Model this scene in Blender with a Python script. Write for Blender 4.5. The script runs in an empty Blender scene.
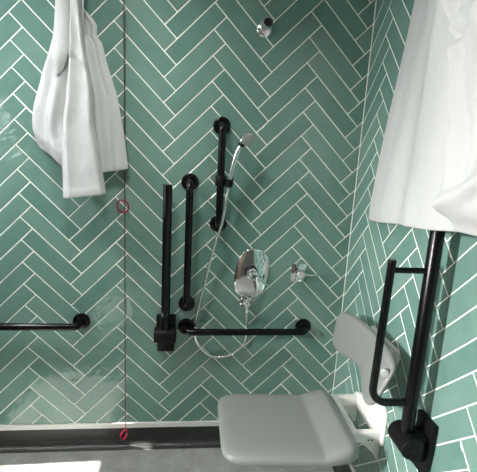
import bpy, bmesh, math, random
from mathutils import Vector, Matrix, noise
random.seed(7)
PI = math.pi; Q2 = math.sqrt(2)
C = bpy.context.scene.collection
XR = .4553; XL = -2.2; YF = -3.0; H = 2.7      # room limits (back wall is y = 0)

# ------------------------------------------------------------------ materials
def new_mat(name):
    m = bpy.data.materials.new(name); m.use_nodes = True
    nt = m.node_tree; b = nt.nodes['Principled BSDF']
    return m, nt, b
def simple(name, col, rough=.5, metal=0., bump=0., bscale=60., coat=0., spec=.5, sheen=0.):
    m, nt, b = new_mat(name)
    b.inputs['Base Color'].default_value = (*col, 1)
    b.inputs['Roughness'].default_value = rough
    b.inputs['Metallic'].default_value = metal
    b.inputs['Specular IOR Level'].default_value = spec
    b.inputs['Coat Weight'].default_value = coat
    b.inputs['Sheen Weight'].default_value = sheen
    tc = nt.nodes.new('ShaderNodeTexCoord')
    n = nt.nodes.new('ShaderNodeTexNoise'); n.inputs['Scale'].default_value = bscale
    n.inputs['Detail'].default_value = 4
    nt.links.new(tc.outputs['Object'], n.inputs['Vector'])
    if bump:
        bp = nt.nodes.new('ShaderNodeBump'); bp.inputs['Strength'].default_value = 1
        bp.inputs['Distance'].default_value = bump
        nt.links.new(n.outputs['Fac'], bp.inputs['Height'])
        nt.links.new(bp.outputs['Normal'], b.inputs['Normal'])
    return m
def tile_material():
    m, nt, b = new_mat('glazed_tile')
    N, L = nt.nodes, nt.links
    at = N.new('ShaderNodeAttribute'); at.attribute_name = 'tile_tone'
    geo = N.new('ShaderNodeNewGeometry')
    sc = N.new('ShaderNodeVectorMath'); sc.operation = 'SCALE'; sc.inputs['Scale'].default_value = 40
    L.new(at.outputs['Color'], sc.inputs[0])
    ad = N.new('ShaderNodeVectorMath'); ad.operation = 'ADD'
    L.new(geo.outputs['Position'], ad.inputs[0]); L.new(sc.outputs[0], ad.inputs[1])
    # cloudy glaze tone inside each tile
    n1 = N.new('ShaderNodeTexNoise'); n1.inputs['Scale'].default_value = 11; n1.inputs['Detail'].default_value = 3
    L.new(ad.outputs[0], n1.inputs['Vector'])
    sep = N.new('ShaderNodeSeparateColor'); L.new(at.outputs['Color'], sep.inputs[0])
    a = N.new('ShaderNodeMath'); a.operation = 'MULTIPLY_ADD'; a.inputs[1].default_value = .42; 
    L.new(sep.outputs[0], a.inputs[0]); 
    s = N.new('ShaderNodeMath'); s.operation = 'MULTIPLY'; s.inputs[1].default_value = .58
    L.new(n1.outputs['Fac'], s.inputs[0]); L.new(s.outputs[0], a.inputs[2])
    cr = N.new('ShaderNodeValToRGB')
    cr.color_ramp.elements[0].position = .15; cr.color_ramp.elements[0].color = (.112, .222, .189, 1)
    cr.color_ramp.elements[1].position = .9; cr.color_ramp.elements[1].color = (.195, .318, .274, 1)
    L.new(a.outputs[0], cr.inputs[0]); L.new(cr.outputs[0], b.inputs['Base Color'])
    b.inputs['Roughness'].default_value = .09
    b.inputs['IOR'].default_value = 1.55
    # wavy hand-made glaze
    n2 = N.new('ShaderNodeTexNoise'); n2.inputs['Scale'].default_value = 13; n2.inputs['Detail'].default_value = 2.2
    n2.inputs['Distortion'].default_value = .5
    L.new(ad.outputs[0], n2.inputs['Vector'])
    bp = N.new('ShaderNodeBump'); bp.inputs['Distance'].default_value = .0042
    L.new(n2.outputs['Fac'], bp.inputs['Height']); L.new(bp.outputs['Normal'], b.inputs['Normal'])
    return m
def floor_material(name, base, sparkle=True):
    m, nt, b = new_mat(name)
    N, L = nt.nodes, nt.links
    tc = N.new('ShaderNodeTexCoord')
    n1 = N.new('ShaderNodeTexNoise'); n1.inputs['Scale'].default_value = 9; n1.inputs['Detail'].default_value = 5
    L.new(tc.outputs['Object'], n1.inputs['Vector'])
    cr = N.new('ShaderNodeValToRGB')
    cr.color_ramp.elements[0].position = .3; cr.color_ramp.elements[0].color = (*[c*.8 for c in base], 1)
    cr.color_ramp.elements[1].position = .72; cr.color_ramp.elements[1].color = (*[c*1.2 for c in base], 1)
    L.new(n1.outputs['Fac'], cr.inputs[0])
    v = N.new('ShaderNodeTexVoronoi'); v.inputs['Scale'].default_value = 95
    L.new(tc.outputs['Object'], v.inputs['Vector'])
    lt = N.new('ShaderNodeMath'); lt.operation = 'LESS_THAN'; lt.inputs[1].default_value = .17
    L.new(v.outputs['Distance'], lt.inputs[0])
    sp = N.new('ShaderNodeSeparateColor'); L.new(v.outputs['Color'], sp.inputs[0])
    g = N.new('ShaderNodeMath'); g.operation = 'GREATER_THAN'; g.inputs[1].default_value = .62
    L.new(sp.outputs[0], g.inputs[0])
    mu = N.new('ShaderNodeMath'); mu.operation = 'MULTIPLY'
    L.new(lt.outputs[0], mu.inputs[0]); L.new(g.outputs[0], mu.inputs[1])
    mx = N.new('ShaderNodeMix'); mx.data_type = 'RGBA'
    L.new(mu.outputs[0], mx.inputs['Factor']); L.new(cr.outputs[0], mx.inputs['A'])
    mx.inputs['B'].default_value = (*[min(1, c*2.6) for c in base], 1)
    L.new(mx.outputs['Result'], b.inputs['Base Color'])
    b.inputs['Roughness'].default_value = .36
    n2 = N.new('ShaderNodeTexNoise'); n2.inputs['Scale'].default_value = 260
    L.new(tc.outputs['Object'], n2.inputs['Vector'])
    bp = N.new('ShaderNodeBump'); bp.inputs['Distance'].default_value = .0006
    L.new(n2.outputs['Fac'], bp.inputs['Height']); L.new(bp.outputs['Normal'], b.inputs['Normal'])
    return m
def cloth_material():
    m, nt, b = new_mat('white_cotton')
    N, L = nt.nodes, nt.links
    b.inputs['Base Color'].default_value = (.52, .528, .525, 1); b.inputs['Roughness'].default_value = .9
    b.inputs['Specular IOR Level'].default_value = .15
    tc = N.new('ShaderNodeTexCoord')
    w = N.new('ShaderNodeTexNoise'); w.inputs['Scale'].default_value = 420; w.inputs['Detail'].default_value = 1
    w2 = N.new('ShaderNodeTexNoise'); w2.inputs['Scale'].default_value = 9; w2.inputs['Detail'].default_value = 3
    L.new(tc.outputs['Object'], w.inputs['Vector']); L.new(tc.outputs['Object'], w2.inputs['Vector'])
    b1 = N.new('ShaderNodeBump'); b1.inputs['Distance'].default_value = .0006
    b2 = N.new('ShaderNodeBump'); b2.inputs['Distance'].default_value = .012
    L.new(w.outputs['Fac'], b1.inputs['Height']); L.new(w2.outputs['Fac'], b2.inputs['Height'])
    L.new(b2.outputs['Normal'], b1.inputs['Normal']); L.new(b1.outputs['Normal'], b.inputs['Normal'])
    return m
def seat_material():
    m, nt, b = new_mat('grey_seat_plastic')
    N, L = nt.nodes, nt.links
    b.inputs['Base Color'].default_value = (.20, .213, .202, 1); b.inputs['Roughness'].default_value = .42
    tc = N.new('ShaderNodeTexCoord')
    n = N.new('ShaderNodeTexNoise'); n.inputs['Scale'].default_value = 380
    L.new(tc.outputs['Object'], n.inputs['Vector'])
    bp = N.new('ShaderNodeBump'); bp.inputs['Distance'].default_value = .0007
    L.new(n.outputs['Fac'], bp.inputs['Height']); L.new(bp.outputs['Normal'], b.inputs['Normal'])
    return m
def pane_material():
    m, nt, b = new_mat('window_glass')
    N, L = nt.nodes, nt.links
    t = N.new('ShaderNodeBsdfTransparent'); g = N.new('ShaderNodeBsdfGlossy'); g.inputs['Roughness'].default_value = .02
    mx = N.new('ShaderNodeMixShader')
    mx.inputs[0].default_value = .05; L.new(t.outputs[0], mx.inputs[1]); L.new(g.outputs[0], mx.inputs[2])
    L.new(mx.outputs[0], N['Material Output'].inputs['Surface'])
    return m
M = dict(
    tile=tile_material(),
    grout=simple('grout', (.84, .85, .80), .85, bump=.0006, bscale=300),
    floor=floor_material('vinyl_floor', (.30, .30, .283)),
    cove=floor_material('vinyl_cove', (.026, .028, .026)),  # floor vinyl, darkened to carry the shade along the wall foot
    trim=simple('white_trim', (.74, .74, .71), .4),
    plaster=simple('painted_plaster', (.42, .43, .42), .8, bump=.0008, bscale=120),
    ceil=simple('ceiling_paint', (.60, .60, .58), .9, bump=.0004, bscale=120),
    black=simple('black_powder_coat', (.0018, .002, .0022), .25, bump=.0001, bscale=700, spec=.3),
    blackm=simple('black_matte_plastic', (.0032, .0034, .0036), .5, bump=.0001, bscale=500, spec=.22),
    chrome=simple('chrome', (.82, .83, .84), .05, metal=1),
    satin=simple('satin_chrome', (.80, .81, .81), .16, metal=1),
    hose=simple('hose_metal', (.80, .80, .78), .2, metal=1),
    dark=simple('dark_rubber', (.012, .012, .013), .6),
    white=simple('white_plastic', (.76, .76, .72), .38),
    red=simple('red_plastic', (.24, .006, .03), .35),
    cord=simple('dark_red_cord', (.10, .018, .025), .8),
    clip=simple('pale_grey_plastic', (.42, .43, .42), .4),
    cloth=cloth_material(), seat=seat_material(), pane=pane_material(),
    dado=simple('dark_wall_panel', (.085, .08, .075), .6, bump=.0004, bscale=80),
    wood=simple('door_laminate', (.16, .12, .085), .5, bump=.0004, bscale=60),
)

# ------------------------------------------------------------------ builders
def link(name, bm, mat, parent=None, smooth=True, angle=40):
    me = bpy.data.meshes.new(name)
    bmesh.ops.recalc_face_normals(bm, faces=bm.faces[:])
    r = parent
    while r is not None:
        bmesh.ops.translate(bm, vec=-Vector(r.location), verts=bm.verts); r = r.parent
    bm.to_mesh(me); bm.free()
    o = bpy.data.objects.new(name, me); C.objects.link(o)
    me.materials.append(mat)
    if smooth:
        for p in me.polygons: p.use_smooth = True
        me.set_sharp_from_angle(angle=math.radians(angle))
    if parent is not None:
        o.parent = parent
    return o
def thing(name, label, cat, loc=(0, 0, 0), group=None):
    o = bpy.data.objects.new(name, None); C.objects.link(o)
    o.location = loc; o.empty_display_size = .05
    o['label'] = label; o['category'] = cat
    if group: o['group'] = group
    return o
def tag(o, label, cat, group=None):
    o['label'] = label; o['category'] = cat
    if group: o['group'] = group
    return o
def struct(name, bm, mat, parent=None, smooth=False):
    o = link(name, bm, mat, parent, smooth)
    if parent is None: o['kind'] = 'structure'
    return o
def box(bm, a, b, bev=0, seg=2):
    t = bmesh.new()
    bmesh.ops.create_cube(t, size=1)
    a, b = Vector(a), Vector(b); c = (a+b)/2; d = b-a
    for v in t.verts: v.co = Vector((v.co.x*d.x, v.co.y*d.y, v.co.z*d.z))+c
    if bev: bmesh.ops.bevel(t, geom=t.edges[:], offset=bev, segments=seg, profile=.5, affect='EDGES')
    merge(bm, t)
def merge(bm, t, mtx=None):
    if mtx is not None: bmesh.ops.transform(t, matrix=mtx, verts=t.verts)
    me = bpy.data.meshes.new('tmp'); t.to_mesh(me); t.free()
    bm.from_mesh(me); bpy.data.meshes.remove(me)
def frame_of(n):
    n = Vector(n).normalized(); u = n.orthogonal().normalized(); return n.cross(u), u, n
def fillet(pts, r, seg=8):
    pts = [Vector(p) for p in pts]; out = [pts[0]]
    for i in range(1, len(pts)-1):
        p, a, b = pts[i], (pts[i-1]-pts[i]), (pts[i+1]-pts[i])
        la, lb = a.length, b.length; a.normalize(); b.normalize()
        ang = a.angle(b); t = min(r/math.tan(ang/2), la*.49, lb*.49) if ang < PI-.01 else 0
        if t == 0: out.append(p); continue
        rr = t*math.tan(ang/2); c = p+(a+b).normalized()*(rr/math.sin(ang/2))
        s, e = p+a*t-c, p+b*t-c
        th = s.angle(e)
        for k in range(seg+1):
            q = k/seg; out.append(c+s*(math.sin((1-q)*th)/math.sin(th))+e*(math.sin(q*th)/math.sin(th)))
    out.append(pts[-1]); return out
def catmull(pts, n=10):
    P = [Vector(p) for p in pts]; P = [2*P[0]-P[1]]+P+[2*P[-1]-P[-2]]; out = []
    for i in range(1, len(P)-2):
        for k in range(n):
            t = k/n; a, b, c, d = P[i-1], P[i], P[i+1], P[i+2]
            out.append(.5*((2*b)+(c-a)*t+(2*a-5*b+4*c-d)*t*t+(3*b-a-3*c+d)*t**3))
    out.append(P[-2]); return out
def tube(bm, pts, r, n=20, cap=True, closed=False, ends_round=0):
    pts = [Vector(p) for p in pts]; m = len(pts)
    rad = r if callable(r) else (lambda t: r)
    tan = []
    for i in range(m):
        a = pts[(i-1) % m] if (closed or i > 0) else pts[i]
        b = pts[(i+1) % m] if (closed or i < m-1) else pts[i]
        tan.append((b-a).normalized())
    u = tan[0].orthogonal().normalized(); rings = []
    for i in range(m):
        if i: 
            q = tan[i-1].rotation_difference(tan[i]); u = q @ u
        u = (u-tan[i]*u.dot(tan[i])).normalized(); w = tan[i].cross(u)
        rr = rad(i/(m-1))
        rings.append([bm.verts.new(pts[i]+(u*math.cos(2*PI*k/n)+w*math.sin(2*PI*k/n))*rr) for k in range(n)])
    pairs = list(zip(rings, rings[1:]))+([(rings[-1], rings[0])] if closed else [])
    for A, B in pairs:
        for k in range(n): bm.faces.new((A[k], A[(k+1) % n], B[(k+1) % n], B[k]))
    if cap and not closed: bm.faces.new(rings[0][::-1]); bm.faces.new(rings[-1])
def lathe(bm, prof, o, n, seg=40):
    """prof: list of (radius, height along n)"""
    x, y, z = frame_of(n); o = Vector(o); rings = []
    for r, h in prof:
        if r < 1e-6: rings.append([bm.verts.new(o+z*h)]*1)
        else: rings.append([bm.verts.new(o+z*h+(x*math.cos(2*PI*k/seg)+y*math.sin(2*PI*k/seg))*r) for k in range(seg)])
    for A, B in zip(rings, rings[1:]):
        for k in range(seg):
            j = (k+1) % seg
            if len(A) == 1 and len(B) == 1: continue
            if len(A) == 1: bm.faces.new((A[0], B[k], B[j]))
            elif len(B) == 1: bm.faces.new((A[k], A[j], B[0]))
            else: bm.faces.new((A[k], A[j], B[j], B[k]))
    if len(rings[0]) > 1: bm.faces.new(rings[0][::-1])
    if len(rings[-1]) > 1: bm.faces.new(rings[-1])
def prism(bm, poly, o, ax, ay, n, depth, bev=0, seg=2):
    """polygon in the (ax, ay) plane at o, extruded along n"""
    t = bmesh.new(); o = Vector(o); ax, ay, n = Vector(ax), Vector(ay), Vector(n)
    f = t.faces.new([t.verts.new(o+ax*a+ay*b) for a, b in poly])
    r = bmesh.ops.extrude_face_region(t, geom=[f])
    bmesh.ops.translate(t, vec=n*depth, verts=[v for v in r['geom'] if isinstance(v, bmesh.types.BMVert)])
    if bev:
        bmesh.ops.bevel(t, geom=t.edges[:], offset=bev, segments=seg, profile=.5, affect='EDGES')
    merge(bm, t)
def grid(bm, f, nu, nv):
    V = [[bm.verts.new(f(i/nu, j/nv)) for j in range(nv+1)] for i in range(nu+1)]
    for i in range(nu):
        for j in range(nv): bm.faces.new((V[i][j], V[i+1][j], V[i+1][j+1], V[i][j+1]))
    return V
def lerp_tab(tab, t):
    if t <= tab[0][0]: return tab[0][1]
    for (a, x), (b, y) in zip(tab, tab[1:]):
        if t <= b:
            s = (t-a)/(b-a); return x+(y-x)*s
    return tab[-1][1]
def sstep(a, b, t):
    t = min(1, max(0, (t-a)/(b-a))); return t*t*(3-2*t)

# ------------------------------------------------------------------ the room shell
TL, TW, ZOFF = .3034, .0765, 1.92
GR = .0036
def clip(poly, lim):
    for ax, s, v in ((0, 1, lim[0]), (0, -1, lim[1]), (1, 1, lim[2]), (1, -1, lim[3])):
        out = []
        for i in range(len(poly)):
            a, b = poly[i], poly[(i+1) % len(poly)]
            da, db = (a[ax]-v)*s, (b[ax]-v)*s
            if da >= 0: out.append(a)
            if (da > 0) != (db > 0) and abs(da-db) > 1e-9:
                t = da/(da-db); out.append((a[0]+(b[0]-a[0])*t, a[1]+(b[1]-a[1])*t))
        poly = out
        if len(poly) < 3: return []
    return poly
def tiled_wall(name, h0, h1, z0, z1, hs, zs, P, nrm):
    """herringbone: tile polygons in (h, z); P(h, z, d) maps to the world, d = out of the wall"""
    bm = bmesh.new(); lay = bm.loops.layers.float_color.new('tile_tone'); g = GR/2; rnd = random.Random(3)
    kinds = (((g, TL-g), (g, TW-g)), ((TL+g, TL+TW-g), (TW-TL+g, TW-g)))
    for n in range(-8, 10):
        for k in range(-20, 40):
            for (u0, u1), (v0, v1) in kinds:
                def uv(u, v): return ((u-v)/Q2+n*TL*Q2+hs, (u+v)/Q2-k*TW*Q2+zs)
                cu, cv = (u0+u1)/2, (v0+v1)/2
                full = [(u0, v0), (u1, v0), (u1, v1), (u0, v1)]
                c = uv(cu, cv)
                if not (h0-.3 < c[0] < h1+.3 and z0-.3 < c[1] < z1+.3): continue
                tone = (rnd.random(), rnd.random(), rnd.random(), 1)
                tu, tv = rnd.gauss(0, .0035), rnd.gauss(0, .0055)
                e = .0022
                outer = clip([uv(u, v) for u, v in full], (h0, h1, z0, z1))
                inner = clip([uv(u+(e if u == u0 else -e), v+(e if v == v0 else -e)) for u, v in full], (h0+e, h1-e, z0+e, z1-e))
                if len(outer) < 3: continue
                def top(p):
                    dh, dz = p[0]-c[0], p[1]-c[1]
                    return P(p[0], p[1], .0+(dh*tu+dz*tv)*.5)
                if len(inner) == len(outer):
                    a = [bm.verts.new(P(p[0], p[1], -.0016)) for p in outer]; b = [bm.verts.new(top(p)) for p in inner]
                    fs = [bm.faces.new(b)]+[bm.faces.new((a[i], a[(i+1) % len(a)], b[(i+1) % len(a)], b[i])) for i in range(len(a))]
                elif len(inner) >= 3: fs = [bm.faces.new([bm.verts.new(top(p)) for p in inner])]
                else: continue
                for f in fs:
                    for l in f.loops: l[lay] = tone
                    f.normal_update()
                    if f.normal.dot(nrm) < 0: f.normal_flip()
    me = bpy.data.meshes.new(name)
    nt = len(bm.faces)
    # the wall slab behind the tiles, its face is the grout
    t = bmesh.new(); T = .12
    a, b = P(h0, z0-.3 if z0 > 0 else z0, -.0012), P(h1, H, -T)
    box(t, [min(a[i], b[i]) for i in range(3)], [max(a[i], b[i]) for i in range(3)])
    for v in t.verts:
        if v.co.z < .01: v.co.z = 0
    merge(bm, t)
    bm.faces.ensure_lookup_table()
    for i, f in enumerate(bm.faces): f.material_index = 0 if i < nt else 1
    bm.to_mesh(me); bm.free()
    me.materials.append(M['tile']); me.materials.append(M['grout'])
    o = bpy.data.objects.new(name, me); C.objects.link(o); o['kind'] = 'structure'
    return o
tiled_wall('wall_back', XL, XR, .134, H, 0, ZOFF, lambda h, z, d: Vector((h, -d, z)), Vector((0, -1, 0)))
tiled_wall('wall_right', 0, -YF, .134, H, -.0189, ZOFF+.1077, lambda h, z, d: Vector((XR-d, -h, z)), Vector((-1, 0, 0)))

bm = bmesh.new(); box(bm, (XL-.12, YF-.12, -.1), (XR+.12, .12, 0)); struct('floor', bm, M['floor'])
bm = bmesh.new(); box(bm, (XL-.12, YF-.12, H), (XR+.12, .12, H+.1)); struct('ceiling', bm, M['ceil'])
# left wall; its openings are added, unseen, cut to shape the light
ADDED_WINS = ((-2.45, -1.62, 1.45, 1.9), (-.72, -.152, 1.2, 2.16), (-.112, -.045, 2.2, 2.5))  # last one is a slot made for a bright streak by the skirting
bm = bmesh.new()
(a0, a1, az0, az1), (b0, b1, bz0, bz1), (c0, c1, cz0, cz1) = ADDED_WINS
for (y0, y1, z0, z1) in ((YF-.12, a0, 0, H), (a0, a1, 0, az0), (a0, a1, az1, H), (a1, b0, 0, H), (b0, b1, 0, bz0), (b0, b1, bz1, H), (b1, c0, 0, H), (c0, c1, 0, cz0), (c0, c1, cz1, H), (c1, .12, 0, H)):
    box(bm, (XL-.12, y0, z0), (XL, y1, z1))
struct('wall_left', bm, M['plaster'])
for i, (y0, y1, z0, z1) in enumerate(ADDED_WINS):  # unseen frames and panes for the added openings
    bm = bmesh.new(); f = .035 if i < 2 else .012; mid = (y0+y1)/2
    for a, b in (((XL-.10, y0-f, z0-f), (XL-.06, y1+f, z0)), ((XL-.10, y0-f, z1), (XL-.06, y1+f, z1+f)),
                 ((XL-.10, y0-f, z0), (XL-.06, y0, z1)), ((XL-.10, y1, z0), (XL-.06, y1+f, z1))): box(bm, a, b, .003)
    win = struct('window_%d' % (i+1), bm, M['white'])
    bm = bmesh.new(); box(bm, (XL-.083, y0, z0), (XL-.077, y1, z1)); link('pane', bm, M['pane'], win, smooth=False)
# wall behind the camera, with a door
bm = bmesh.new(); box(bm, (XL-.12, YF-.12, 0), (XR+.12, YF, H)); struct('wall_front', bm, M['dado'])
bm = bmesh.new(); box(bm, (-1.2, YF, .005), (-.25, YF+.03, 2.04), .004); door = struct('door_1', bm, M['wood'])
bm = bmesh.new(); tube(bm, fillet([(-.36, YF+.03, 1.0), (-.36, YF+.08, 1.0), (-.48, YF+.08, 1.0)], .015), .009, 14)
link('door_handle', bm, M['chrome'], door)
# coved vinyl skirting and the white cap strip above it
def sweep_profile(prof, along):
    bm = bmesh.new(); rings = [[bm.verts.new(P(d, z)) for d, z in prof] for P in along]
    n = len(prof)
    for A, B in zip(rings, rings[1:]):
        for i in range(n): bm.faces.new((A[i], A[(i+1) % n], B[(i+1) % n], B[i]))
    bm.faces.new(rings[0][::-1]); bm.faces.new(rings[-1]); return bm
R = .035
cove = [(0, .108), (.003, .108), (.003, R+.003)]+[(.003+R-R*math.cos(a), .003+R-R*math.sin(a)) for a in [PI/2*k/8 for k in range(1, 9)]]+[(.003+R+.004, .0012), (0, .0012)]
cap = [(0, .106), (.0065, .106), (.0075, .108), (.0075, .132), (.006, .1345), (0, .1345)]
struct('baseboard_back', sweep_profile(cove, [lambda d, z: Vector((XL, -d, z)), lambda d, z: Vector((XR, -d, z))]), M['cove'], smooth=True)
struct('baseboard_right', sweep_profile(cove, [lambda d, z: Vector((XR-d, -.0, z)), lambda d, z: Vector((XR-d, YF, z))]), M['cove'], smooth=True)
struct('trim_1', sweep_profile(cap, [lambda d, z: Vector((XL, -d, z)), lambda d, z: Vector((XR, -d, z))]), M['trim'])
struct('trim_2', sweep_profile(cap, [lambda d, z: Vector((XR-d, -.0, z)), lambda d, z: Vector((XR-d, YF, z))]), M['trim'])
bm = bmesh.new(); prism(bm, [(-.0025, 0), (0, .0025), (.0025, 0)], (XR, 0, .135), (1, 0, 0), (0, -1, 0), (0, 0, 1), H-.135)
for v in bm.verts: v.co += Vector((-.0015, 0, 0))
struct('trim_3', bm, M['grout'])

# ------------------------------------------------------------------ grab rails
def flange_bm(c, n):
    bm = bmesh.new(); lathe(bm, [(.0, 0), (.041, 0), (.0415, .003), (.0405, .009), (.037, .0115), (.024, .0125), (.0215, .016), (.0205, .02), (0, .02)], c, n, 44); return bm
def grab_rail(name, label, a, b, n=(0, -1, 0), off=.072, r=.0172, cat='grab rail', group=None):
    a, b, n = Vector(a), Vector(b), Vector(n)
    t = thing(name, label, cat, (a+b)/2, group)
    bm = bmesh.new(); tube(bm, fillet([a+n*.004, a+n*off, b+n*off, b+n*.004], .036, 10), r, 24)
    link('rail_tube', bm, M['black'], t)
    for p in (a, b): link('wall_flange', flange_bm(p, n), M['black'], t)
    return t
Zp = lambda z: z+ZOFF
grab_rail('grab_rail', 'horizontal black grab rail low on the back wall below the chrome shower mixer', (-.353, 0, Zp(-1.24)), (.252, 0, Zp(-1.236)))
grab_rail('grab_rail', 'vertical black grab rail on the back wall, between folded-up hinged rail and shower hose', (-.354, 0, Zp(-.513)), (-.354, 0, Zp(-1.116)))
grab_rail('grab_rail', 'horizontal black grab rail below the hanging white towel, running off the left edge', (-1.466, 0, Zp(-1.216)), (-.864, 0, Zp(-1.216)))
riser = grab_rail('shower_rail', 'short vertical black shower rail with a slider clamp for the hand shower', (-.216, 0, Zp(-.249)), (-.214, 0, Zp(-.706)), off=.062, cat='shower rail')

# ------------------------------------------------------------------ hinged support rails, folded up against their walls
def hinged_rail(label, o, n, t):
    """o: wall point at hinge height; n: out of the wall; t: hinge axis along the wall"""
    o, n, t, z = Vector(o), Vector(n), Vector(t), Vector((0, 0, 1))
    root = thing('hinged_support_rail', label, 'support rail', o)
    bm = bmesh.new()
    prism(bm, [(-.048, .078), (.048, .078), (.048, -.01), (.041, -.118), (-.041, -.118), (-.048, -.01)], o, t, z, n, .02, .0022)
    prism(bm, [(-.034, -.06), (.034, -.06), (.034, .03), (-.034, .03)], o+n*.018, t, z, n, .05, .004)
    link('wall_plate', bm, M['blackm'], root)
    bm = bmesh.new(); L_, r_ = .052, .0375
    lathe(bm, [(0, 0), (r_-.003, 0), (r_, .003), (r_, 2*L_-.003), (r_-.003, 2*L_), (0, 2*L_)], o+n*.078-t*L_, t, 44)
    link('hinge_barrel', bm, M['blackm'], root)
    for s in (-1, 1):
        bm = bmesh.new(); lathe(bm, [(0, 0), (.011, 0), (.0105, .0018), (.006, .0018), (.0055, .0008), (0, .0008)], o+n*.078+t*s*L_, t*s, 24)
        link('pivot_cap', bm, M['black'], root)
    bm = bmesh.new()
    a = .077; tube(bm, [o+n*a+z*.02, o+n*a+z*.728, o+n*a+z*.731], lambda q: .0212 if q < .9 else .0196, 28)
    link('main_tube', bm, M['black'], root)
    bm = bmesh.new()
    tube(bm, fillet([o+n*.205+z*.6, o+n*.213+z*.137, o+n*.077+z*.137], .052, 12), .0122, 20)
    lathe(bm, [(.0118, 0), (.0128, .002), (.0128, .008), (.0105, .0115), (0, .012)], o+n*.205+z*.598, z, 20)
    link('loop_tube', bm, M['black'], root)
    bm = bmesh.new(); tube(bm, [o+n*.077+z*.577, o+n*.205+z*.577], .009, 16)
    link('cross_bar', bm, M['black'], root)
    return root
hinged_rail('black hinged support rail folded up on the back wall, left of the vertical grab rail', (-.453, 0, .668), (0, -1, 0), (1, 0, 0))
hinged_rail('black hinged support rail with thinner loop, folded up on right wall beneath the hanging towel', (XR, -.855, .672), (-1, 0, 0), (0, 1, 0))

# ------------------------------------------------------------------ shower fittings
# slider clamp on the riser rail
bm = bmesh.new(); zc = 1.424; cx = -.2150
lathe(bm, [(.0176, -.024), (.0235, -.024), (.0255, -.021), (.0255, .021), (.0235, .024), (.0176, .024)], (cx, -.062, zc), (0, 0, 1), 32)
sl = link('slider_clamp', bm, M['blackm'], riser)
bm = bmesh.new(); lathe(bm, [(0, 0), (.011, 0), (.012, .012), (.021, .016), (.022, .03), (.018, .034), (0, .034)], (cx+.022, -.072, zc-.002), (1, -.35, -.05), 28)
link('clamp_knob', bm, M['blackm'], sl)
bm = bmesh.new(); lathe(bm, [(.0, -.018), (.013, -.018), (.0145, .018), (.0, .018)], (cx+.036, -.102, zc-.006), (.12, 0, 1), 24)
link('handset_holder', bm, M['black'], sl)
# hand shower
hp = [(-.181, -.101, 1.396), (-.178, -.103, 1.42), (-.173, -.107, 1.456), (-.162, -.112, 1.514), (-.148, -.118, 1.563), (-.133, -.124, 1.594)]
hs = thing('hand_shower', 'chrome hand shower in the black slider, its metal hose looping down to the wall elbow', 'hand shower', hp[0])
bm = bmesh.new(); tube(bm, catmull(hp, 8), lambda t: .0085+.003*t, 20); link('handle', bm, M['satin'], hs, angle=80)
hn = Vector((.30, -.62, -.72)).normalized(); hc = Vector((-.110, -.138, 1.617))
bm = bmesh.new(); lathe(bm, [(0, -.026), (.013, -.0255), (.026, -.018), (.0355, -.007), (.0385, .001), (.0385, .006), (.036, .0085), (0, .0085)], hc, hn, 40)
hd = link('shower_head', bm, M['chrome'], hs)
bm = bmesh.new(); lathe(bm, [(0, .0084), (.031, .0084), (.0305, .0105), (0, .0108)], hc, hn, 40)
x_, y_, z_ = frame_of(hn)
for ring, cnt in ((.009, 6), (.018, 12), (.026, 18)):
    for k in range(cnt):
        a = 2*PI*k/cnt; lathe(bm, [(.0013, .0106), (.0009, .0128), (0, .0128)], hc+(x_*math.cos(a)+y_*math.sin(a))*ring, hn, 6)
link('spray_face', bm, M['clip'], hd)
bm = bmesh.new(); lathe(bm, [(0, -.006), (.0135, -.006), (.0145, 0), (.0125, .009), (0, .009)], Vector(hp[-1])+Vector((-.002, 0, -.004)), Vector(hp[-1])-Vector(hp[-2]), 20)
link('neck_collar', bm, M['blackm'], hs)

# mixer valve
mc = Vector((-.036, 0, .963)); mix = thing('shower_mixer', 'chrome shower mixer with a tall oval plate and single lever on the back wall', 'shower mixer', mc)
tl = math.radians(-8); AX, AZ = Vector((math.cos(tl), 0, math.sin(tl))), Vector((-math.sin(tl), 0, math.cos(tl)))
def stadium(w, h, p=2.7, n=72):
    out = []
    for k in range(n):
        a = 2*PI*k/n; c, s = math.cos(a), math.sin(a)
        out.append((w*abs(c)**(2/2.5)*(1 if c >= 0 else -1), h*abs(s)**(2/p)*(1 if s >= 0 else -1)))
    return out
bm = bmesh.new()
rings = []
for k, (s, d) in enumerate(((1, 0), (1, .004), (.985, .0065), (.95, .0082), (.6, .0095), (.3, .0099))):
    rings.append([bm.verts.new(mc+AX*x*s+AZ*y*s+Vector((0, -d, 0))) for x, y in stadium(.084, .130)])
for A, B in zip(rings, rings[1:]):
    for i in range(len(A)): bm.faces.new((A[i], A[(i+1) % len(A)], B[(i+1) % len(A)], B[i]))
bm.faces.new(rings[-1]); bm.faces.new(rings[0][::-1])
link('cover_plate', bm, M['chrome'], mix)
kc = mc+Vector((-.004, -.009, .012))
bm = bmesh.new(); lathe(bm, [(0, 0), (.033, 0), (.034, .003), (.0335, .022), (.031, .025), (0, .025)], kc, (0, -1, 0), 40)
link('valve_collar', bm, M['dark'], mix)
bm = bmesh.new(); lathe(bm, [(0, .02), (.029, .02), (.03, .024), (.0285, .058), (.026, .064), (.020, .066), (.017, .062), (0, .061)], kc, (0, -1, 0), 40)
kn = link('control_knob', bm, M['chrome'], mix)
bm = bmesh.new(); tube(bm, [kc+Vector((.012, -.046, -.008)), kc+Vector((.045, -.05, -.030)), kc+Vector((.088, -.052, -.056))], lambda t: .0058-.0018*t, 14)
link('lever', bm, M['chrome'], kn)
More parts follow.
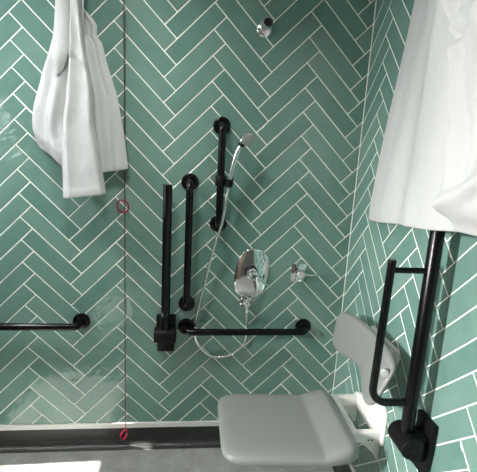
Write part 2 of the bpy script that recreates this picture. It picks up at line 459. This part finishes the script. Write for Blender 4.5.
# hose outlet elbow below it
oc = Vector((-.055, 0, .815)); out = thing('hose_outlet', 'small chrome wall elbow below the mixer where the hose connects', 'hose outlet', oc)
bm = bmesh.new(); lathe(bm, [(0, 0), (.033, 0), (.0335, .003), (.029, .008), (.013, .011), (.0125, .032), (.015, .034), (.016, .045), (.012, .052), (0, .053)], oc, (0, -1, 0), 32)
link('wall_rose', bm, M['chrome'], out)
bm = bmesh.new(); lathe(bm, [(0, 0), (.011, 0), (.0115, .014), (.0135, .016), (.0135, .034), (.010, .036), (0, .036)], oc+Vector((0, -.038, -.006)), (0, 0, -1), 24)
for s in (-1, 1): lathe(bm, [(0, 0), (.0075, 0), (.009, .012), (.0085, .022), (0, .023)], oc+Vector((s*.006, -.038, .004)), (s, 0, .1), 18)
link('connector_nut', bm, M['chrome'], out)
# hose
hose = [(-.055, -.038, .774), (-.050, -.036, .72), (-.049, -.029, .620), (-.077, -.026, .571), (-.127, -.024, .532), (-.188, -.024, .521),
        (-.243, -.024, .540), (-.291, -.025, .596), (-.307, -.028, .664), (-.298, -.038, .774), (-.266, -.062, .947), (-.235, -.080, 1.111), (-.203, -.092, 1.228), (-.187, -.099, 1.350), (-.1815, -.101, 1.394)]
bm = bmesh.new(); hp2 = catmull(hose, 26)
L0 = len(hp2)-1; tube(bm, hp2, lambda t: .0066+.0006*math.sin(t*L0*1.9), 12)
link('hose', bm, M['hose'], hs, angle=80)
# stop valve
vc = Vector((.203, 0, .975)); sv = thing('stop_valve', 'small square chrome stop valve with a short lever, right of the mixer', 'valve', vc)
bm = bmesh.new(); box(bm, vc+Vector((-.039, -.007, -.047)), vc+Vector((.039, 0, .047)), .0018); link('square_plate', bm, M['chrome'], sv)
bm = bmesh.new(); lathe(bm, [(0, .006), (.026, .006), (.026, .012), (.021, .015), (.0205, .035), (0, .035)], vc+Vector((0, 0, .004)), (0, -1, 0), 32); link('valve_collar', bm, M['chrome'], sv)
bm = bmesh.new(); lathe(bm, [(0, .034), (.0215, .034), (.023, .037), (.0225, .058), (.019, .062), (0, .063)], vc+Vector((0, 0, .004)), (0, -1, 0), 32); kn = link('control_knob', bm, M['chrome'], sv)
bm = bmesh.new(); tube(bm, [vc+Vector((.01, -.05, .004)), vc+Vector((.088, -.054, .003))], .0046, 14); link('lever', bm, M['chrome'], kn)
# capped outlet high on the wall
jc = Vector((-.046, 0, 2.098)); sj = thing('shower_outlet', 'small round chrome outlet with dark opening, high on the back wall', 'shower outlet', jc)
bm = bmesh.new(); lathe(bm, [(0, 0), (.034, 0), (.0345, .003), (.031, .007), (.021, .009), (.0195, .03), (.012, .034), (0, .034)], jc, (0, -1, 0), 36); link('wall_rose', bm, M['chrome'], sj)
jn = Vector((.12, -.72, .10)).normalized(); jo = jc+Vector((.003, -.022, .012))
bm = bmesh.new(); lathe(bm, [(.0, 0), (.0195, 0), (.0235, .004), (.0245, .024), (.0225, .028), (.0185, .028), (.0175, .012), (0, .012)], jo, jn, 36); nz = link('nozzle', bm, M['chrome'], sj)
bm = bmesh.new(); lathe(bm, [(0, .0125), (.0183, .0125), (.0183, .0262), (.014, .0268), (.008, .019), (.004, .02), (0, .021)], jo, jn, 30); link('dark_insert', bm, M['dark'], nz)

# ------------------------------------------------------------------ emergency pull cord
px_, py_ = -.652, -.022
pc = thing('pull_cord', 'dark red emergency pull cord with two red rings, hanging beside the left towel', 'pull cord', (px_, py_, H))
bm = bmesh.new(); tube(bm, [(px_, py_, H-.03), (px_, py_, 1.5), (px_-.001, py_, .095)], .0022, 8); link('cord', bm, M['cord'], pc)
bm = bmesh.new(); lathe(bm, [(0, 0), (.042, 0), (.042, .018), (.03, .028), (.008, .036), (0, .036)], (px_, py_-.02, H), (0, 0, -1), 32); link('ceiling_switch', bm, M['white'], pc)
def ring(c, r, sx, u, w):
    bm = bmesh.new(); u, w, c = Vector(u).normalized(), Vector(w).normalized(), Vector(c)
    tube(bm, [c+u*math.cos(a)*r*sx+w*math.sin(a)*r for a in [2*PI*k/40 for k in range(40)]], .0042, 12, closed=True)
    return bm
link('pull_ring', ring((px_-.008, py_-.004, 1.284), .029, .92, (1, 0, -.1), (0, -.15, 1)), M['red'], pc)
link('pull_ring', ring((px_-.006, py_-.012, .085), .040, .42, (1, 0, .25), (.25, -.3, 1)), M['red'], pc)

# ------------------------------------------------------------------ fold-down seat
seat = thing('shower_chair', 'grey fold-down shower seat on white bracket, lowered from the right wall', 'shower seat', (XR, -.48, .47))
SX0, SX1, SY0, SY1, ST = -.205, .322, -.692, -.290, .486
def seat_fn(side):
    def f(u, v):
        a, b = u*2-1, v*2-1
        # square -> rounded square
        p = 7.0; m = max(abs(a), abs(b)); 
        if m > 1e-6:
            q = (abs(a/m)**p+abs(b/m)**p)**(1/p); a2, b2 = a/q, b/q
        else: a2, b2 = 0, 0
        x = (SX0+SX1)/2+a2*(SX1-SX0)/2; y = (SY0+SY1)/2+b2*(SY1-SY0)/2
        q = (x-SX0)/(SX1-SX0)
        y += -.028*q*(.5-.5*b2)+.022*(1-q)*(.5+.5*b2)
        e = (1-m**8)**(1/2.5) if m < 1 else 0
        T = .030
        hump = .042*min(1, max(0, (x-.180)/.095))
        crown = -.006*(1-abs(b2)**2)
        ribs = 0.
        if side > 0:
            d = abs(((y-SY0)/.052) % 1-.5)
            ribs = -.0012*sstep(.42, .5, d)*(1 if m < .86 and x < .18 else 0)
        zt = ST+crown+hump+ribs; zb = ST-2*T+.005
        zm = ST-T*.9+hump*.45
        z = zm+(zt-zm)*e if side > 0 else zm-(zm-zb)*e
        return Vector((x, y, z))
    return f
def warp(t):  # denser sampling near the rim
    return .5-.5*math.cos(PI*t) if False else (.5+.5*math.sin((t-.5)*PI))
bm = bmesh.new()
for s in (1, -1):
    g = seat_fn(s); grid(bm, lambda u, v: g(warp(u), warp(v)), 72, 88)
bmesh.ops.remove_doubles(bm, verts=bm.verts[:], dist=.0004)
link('seat_shell', bm, M['seat'], seat, angle=60)
# white U-shaped bracket
bm = bmesh.new()
ya, yb = -.315, -.560
box(bm, (.290, ya-.012, .434), (XR-.004, ya+.018, .480), .004)
box(bm, (.290, yb-.014, .434), (XR-.004, yb+.014, .480), .004)
box(bm, (.325, yb, .445), (.352, ya, .482), .004)
link('arm_frame', bm, M['white'], seat)
for y_ in (ya, yb):
    bm = bmesh.new()
    poly = [(0, .430), (0, .345)]+[(.012+.075*k/8, .350+.078*(k/8)**.7) for k in range(0, 9)]
    prism(bm, poly, (XR, y_-.003, 0), (-1, 0, 0), (0, 0, 1), (0, 1, 0), .006, .001, 1)
    link('gusset', bm, M['white'], seat)
bm = bmesh.new()
prism(bm, [(.285, .425), (.585, .425), (.595, .44), (.595, .575), (.575, .592), (.50, .592), (.30, .492), (.285, .475)], (XR, 0, 0), (0, -1, 0), (0, 0, 1), (-1, 0, 0), .010, .003)
link('wall_plate', bm, M['white'], seat)
for k in range(2):
    bm = bmesh.new(); lathe(bm, [(0, 0), (.0042, 0), (.0035, .0015), (0, .0015)], (.398+.014*k, yb-.014, .447), (0, -1, 0), 14)
    link('bolt', bm, M['dark'], seat)

# backrest, its own wall-fixed unit
back = thing('seat_backrest', 'grey curved backrest pad fixed to the right wall above the shower seat', 'backrest', (XR, -.52, .8))
BY0, BY1 = -.285, -.775
def back_fn(side):
    def f(u, v):
        a, b = u*2-1, v*2-1; p = 5.0; m = max(abs(a), abs(b))
        if m > 1e-6:
            q = (abs(a/m)**p+abs(b/m)**p)**(1/p); a2, b2 = a/q, b/q
        else: a2, b2 = 0, 0
        y = (BY0+BY1)/2+a2*(BY1-BY0)/2
        s = a2
        top = .912-.012*abs(s)**3; bot = .712+.034*math.exp(-((s+.1)/.42)**2)
        z = (top+bot)/2+b2*(top-bot)/2
        D = .098-.014*s+.022*abs(s)**2.0-.10*(z-.81)+.35*max(0, .875-z)*sstep(-.2, 1, s)
        e = (1-m**8)**(1/2.4) if m < 1 else 0
        T = .019
        D += side*T*e
        return Vector((XR-D, y, z))
    return f
bm = bmesh.new()
for s in (1, -1):
    g = back_fn(s); grid(bm, lambda u, v: g(warp(u), warp(v)), 72, 40)
bmesh.ops.remove_doubles(bm, verts=bm.verts[:], dist=.0004)
link('back_pad', bm, M['seat'], back, angle=60)
bm = bmesh.new()
prism(bm, [(.38, .80), (.61, .80), (.62, .81), (.62, .85), (.61, .86), (.38, .86), (.37, .85), (.37, .81)], (XR, 0, 0), (0, -1, 0), (0, 0, 1), (-1, 0, 0), .012, .003)
box(bm, (XR-.085, -.60, .81), (XR-.010, -.56, .85), .005)
box(bm, (XR-.085, -.46, .81), (XR-.010, -.42, .85), .005)
link('wall_bracket', bm, M['white'], back)
bm = bmesh.new(); lathe(bm, [(0, 0), (.013, 0), (.015, .004), (.0145, .012), (.011, .015), (0, .015)], (XR-.125, -.752, .857), (-.35, -1, 0), 28)
link('release_button', bm, M['clip'], back)

# ------------------------------------------------------------------ towels
def hook(label, o, n):
    o, n = Vector(o), Vector(n); h = thing('wall_hook', label, 'hook', o)
    bm = bmesh.new(); lathe(bm, [(0, 0), (.022, 0), (.022, .006), (.014, .008), (0, .008)], o, n, 28); link('hook_base', bm, M['blackm'], h)
    bm = bmesh.new(); tube(bm, fillet([o+n*.006, o+n*.05, o+n*.06+Vector((0, 0, .03))], .012), .006, 14); link('hook_peg', bm, M['black'], h)
def cloth(name, label, sheets, thick=.006):
    bm = bmesh.new()
    for f, nu, nv in sheets: grid(bm, f, nu, nv)
    o = link(name, bm, M['cloth'], angle=180)
    tag(o, label, 'towel')
    md = o.modifiers.new('thickness', 'SOLIDIFY'); md.thickness = thick; md.offset = 0
    ss = o.modifiers.new('soften', 'SUBSURF'); ss.levels = 1; ss.render_levels = 1
    return o
# --- left towel: bunched on its hook, one long strip in front, one shorter wing to the right
hook('black towel hook on the back wall holding the left towel', (-.862, 0, 2.30), (0, -1, 0))
def nz3(x, y, z, s=1.): return noise.noise(Vector((x*s, y*s, z*s)))
def L_body(u, v):          # left bulge and hidden back
    ze = 1.415+.115*(1-u)**1.6
    z = 2.29+(ze-2.29)*v
    xl = lerp_tab([(1.40, -.925), (1.44, -.955), (1.47, -.985), (1.50, -1.005), (1.556, -1.03), (1.61, -1.038), (1.664, -1.036), (1.72, -1.026), (1.774, -1.012), (1.85, -.988), (1.92, -.963), (2.006, -.937), (2.113, -.915), (2.3, -.875)], z)
    x = xl+(-.80-xl)*u
    d = .045+.035*v+.05*sstep(0, .5, u)*(.4+.6*v)
    d += .016*math.sin(u*13+v*2.0)*sstep(0, .35, v)+.014*nz3(u*3, v*3, 1.3)
    d *= 1-.6*(1-u)**3
    d -= .02*sstep(.9, 1, v)
    d += .010*nz3(u*6, v*7, 5.1)*sstep(.1, .3, v)+.006*math.sin(u*24+v*6)*sstep(.2, .5, v)*sstep(.05, .4, u)
    return Vector((x, -max(d, .012), z))
def L_wing(u, v):          # right wing
    ze = 1.412+.045*u
    z = 2.29+(ze-2.29)*v
    xr = lerp_tab([(1.46, -.632), (1.61, -.650), (1.768, -.678), (1.904, -.722), (1.985, -.742), (2.000, -.760), (2.018, -.762), (2.045, -.756), (2.075, -.780), (2.12, -.826), (2.3, -.853)], z)
    x = -.87+(xr+.87)*u
    d = .05+.02*v+.014*math.sin(u*11+2.2+v*1.2)*sstep(.05, .4, v)+.010*nz3(u*3, v*3, 4.3)
    d *= 1-.45*u**3
    d += .012*math.exp(-((z-2.045)/.03)**2)*sstep(.6, 1, u)
    d += .004*sstep(.955, .965, v)+.006*nz3(u*6, v*7, 8.8)+.005*math.sin(u*23+1)*sstep(.1, .3, v)
    return Vector((x, -max(d, .014), z))
def L_roll(tab, w0, dd, z1, rise):   # rolled lapel down the front
    def f(u, v):
        z = 2.29+(z1-2.29)*v
        a = (u-.5)*PI*1.1
        w = w0*(.8+.5*v)*math.sqrt(max(.02, 1-sstep(.8, 1, v)))
        x = lerp_tab(tab, z)+math.sin(a)*w
        d = .080+dd+.03*v+math.cos(a)*(.024+.006*v)*(1-.6*sstep(.85, 1, v))+.005*math.sin(v*9+rise)
        return Vector((x, -d, z))
    return f
def L_strip(u, v):         # long front strip with a hem
    ze = 1.322+.026*u
    z = 2.29+(ze-2.29)*v
    xl = lerp_tab([(1.32, -.897), (1.55, -.896), (1.66, -.886), (1.742, -.872), (1.846, -.861), (1.944, -.850), (2.104, -.842), (2.3, -.862)], z)
    xr = lerp_tab([(1.35, -.715), (1.50, -.738), (1.65, -.762), (1.783, -.766), (1.867, -.779), (1.947, -.797), (2.106, -.808), (2.3, -.845)], z)
    x = xl+(xr-xl)*u
    b = sstep(0, .18, u)*sstep(0, .10, 1-u)
    d = .095+.020*v+b*(.050-.030*v)*sstep(0, .1, v)+.010*math.sin(u*6+3*v)*sstep(.1, .4, v)*(1-.6*v)
    d += .010*nz3(u*2, v*5, 9.1)*(1-v)
    d += .012*math.exp(-(((z-1.90)+(x+.81)*.8)/.018)**2)*b
    d += .004*sstep(.955, .965, v)
    return Vector((x, -d, z))
cloth('towel', 'white towel bunched on a hook on the back wall, left of the red cord',
      [(L_body, 40, 64), (L_wing, 36, 70), (L_roll([(1.83, -.899), (1.96, -.888), (2.106, -.880), (2.3, -.868)], .026, .0, 1.825, 0), 16, 30), (L_strip, 30, 70)])
# --- right towel: large, draped over the top of the folded rail
hook('black towel hook on the right wall holding the large towel', (XR, -.86, 2.335), (-1, 0, 0))
def R_main(u, v):
    ze = lerp_tab([(0, 1.295), (.12, 1.307), (.5, 1.354), (.78, 1.385), (1, 1.415)], u); zt = 2.36-.10*(1-u)
    z = zt+(ze-zt)*v
    yl = lerp_tab([(1.29, -.245), (1.716, -.335), (1.928, -.382), (2.119, -.424), (2.4, -.485)], z)
    yr = lerp_tab([(1.3, -1.12), (2.0, -1.02), (2.4, -.95)], z)
    y = yl+(yr-yl)*u
    D = .030+.110*sstep(0, .80, u)
    D += (.014*math.sin(u*10.5+.4)+.007*math.sin(u*23+2*v))*sstep(0, .15, u)*(.45+.55*v)*sstep(1.1, .8, u)+.008*nz3(u*2.5, v*2, 2.2)+.010*nz3(u*6, v*3, 6.2)*sstep(0, .2, u)
    D += .004*sstep(.965, .972, v)
    D -= .010*sstep(.94, 1, v)
    return Vector((XR-D, y, z))
def R_fold(u, v):          # overlapping piece on the near side
    zt = 2.36; ze = lerp_tab([(0, 1.433), (.2, 1.425), (.4, 1.421), (.6, 1.428), (1, 1.45)], u); z = zt+(ze-zt)*v
    y_in = .0; yl = -.052+lerp_tab([(1.43, -1.047), (1.51, -1.056), (1.568, -1.063), (1.648, -1.056), (1.695, -1.026), (1.753, -1.008), (1.802, -1.004), (1.882, -.954), (1.969, -.901), (2.4, -.80)], z)
    yr = -1.36
    y = yl+(yr-yl)*u
    D = .185+.065*sstep(0, .05, u)-.06*sstep(.35, 1, u)+.016*math.sin(u*8-v*5)*sstep(.02, .2, u)+.008*nz3(u*3, v*4, 7.7)+.010*nz3(u*9, v*9, 3.7)*sstep(.03, .15, u)
    yy = -y
    # sharp crease running up and out from the bend, and the soft roll above it
    c1 = (z-1.802)-(yy-1.006)*.75
    D -= .040*math.exp(-(c1/.012)**2)*sstep(0, .05, u)
    D += .012*math.exp(-((c1+.03)/.028)**2)
    c2 = (z-1.90)-(yy-1.03)*2.6
    D -= .016*math.exp(-(c2/.05)**2)*sstep(1.80, 1.9, z)
    # flap folded up from the bottom corner
    c3 = (yy-1.05)-(z-1.43)*.36
    D += .034*math.exp(-(c3/.016)**2)*sstep(1.66, 1.55, z) if z < 1.66 else 0
    c4 = (z-1.435)-(yy-1.06)*.62
    D += .024*math.exp(-(c4/.014)**2)
    D -= .05*sstep(.93, 1, v)*sstep(.9, .3, u)
    return Vector((XR-D, y, z))
cloth('towel', 'large white towel hanging on the right wall over the top of the hinged rail', [(R_main, 60, 60), (R_fold, 50, 70)])

# ------------------------------------------------------------------ light
def area(name, loc, target, sx, sy, power, col=(1, 1, 1)):
    l = bpy.data.lights.new(name, 'AREA'); l.shape = 'RECTANGLE'; l.size = sx; l.size_y = sy; l.energy = power; l.color = col
    o = bpy.data.objects.new(name, l); C.objects.link(o); o.location = loc
    o.rotation_euler = (Vector(target)-Vector(loc)).to_track_quat('-Z', 'Y').to_euler(); return o
area('window_daylight', (XL-.5, -1.90, 1.95), (XR, -.95, 1.0), .22, .45, 320, (1, .985, .96))  # unseen source, added to light just the right wall
area('window_daylight', (XL-.7, -.55, 2.2), (0, -.2, 1.0), .9, .9, 32, (1, .985, .96))  # unseen soft source, added to brighten the left of the back wall
w = bpy.data.worlds.new('world'); bpy.context.scene.world = w; w.use_nodes = True
w.node_tree.nodes['Background'].inputs['Color'].default_value = (.75, .85, 1, 1)
w.node_tree.nodes['Background'].inputs['Strength'].default_value = 1.5
# unseen ceiling lamps, added to brighten the back wall
def added_ceiling_lamp(label, x, y, r, aim, power, spread, col):
    lamp = thing('ceiling_lamp', label, 'lamp', (x, y, H))
    bm = bmesh.new(); lathe(bm, [(0, 0), (r, 0), (r, .025), (r-.01, .035), (0, .038)], (x, y, H), (0, 0, -1), 40); link('lamp_body', bm, M['white'], lamp)
    l = bpy.data.lights.new('ceiling_light', 'AREA'); l.shape = 'DISK'; l.size = r*2; l.energy = power; l.color = col; l.spread = math.radians(spread)
    o = bpy.data.objects.new('ceiling_light', l); C.objects.link(o); o.location = (x, y, H-.045-r*.35)
    o.rotation_euler = Vector(aim).to_track_quat('-Z', 'Y').to_euler()
added_ceiling_lamp('small round white ceiling lamp in the back left corner above the towel', -1.7, -.65, .15, (.60, .60, -1.25), 7.5, 95, (.97, .99, 1))  # added to lift the upper left of the back wall
added_ceiling_lamp('round white ceiling lamp in the middle of the room', -.70, -.85, .13, (.2, .85, -1.45), 4.0, 88, (1, .99, .96))  # added as soft fill for the middle of the back wall
# sun through the added side openings onto the floor
s = bpy.data.lights.new('sun', 'SUN'); s.energy = 34; s.angle = math.radians(.6); s.color = (1, .96, .88)
so = bpy.data.objects.new('sun', s); C.objects.link(so)
so.rotation_euler = Vector((1.44, .035, -2.0)).to_track_quat('-Z', 'Y').to_euler()

# ------------------------------------------------------------------ camera
cam = bpy.data.cameras.new('camera'); co = bpy.data.objects.new('camera', cam); C.objects.link(co)
co.location = (-.3424, -1.9987, -.3349+ZOFF); co.rotation_euler = (1.3597, -.0528, -.1037)
cam.sensor_fit = 'HORIZONTAL'; cam.sensor_width = 36; cam.lens = 420.3142*36/477
cam.clip_start = .01
sc = bpy.context.scene; sc.camera = co
sc.view_settings.view_transform = 'Standard'; sc.view_settings.look = 'None'
sc.view_settings.exposure = 0; sc.view_settings.gamma = 1; sc.view_settings.use_curve_mapping = False
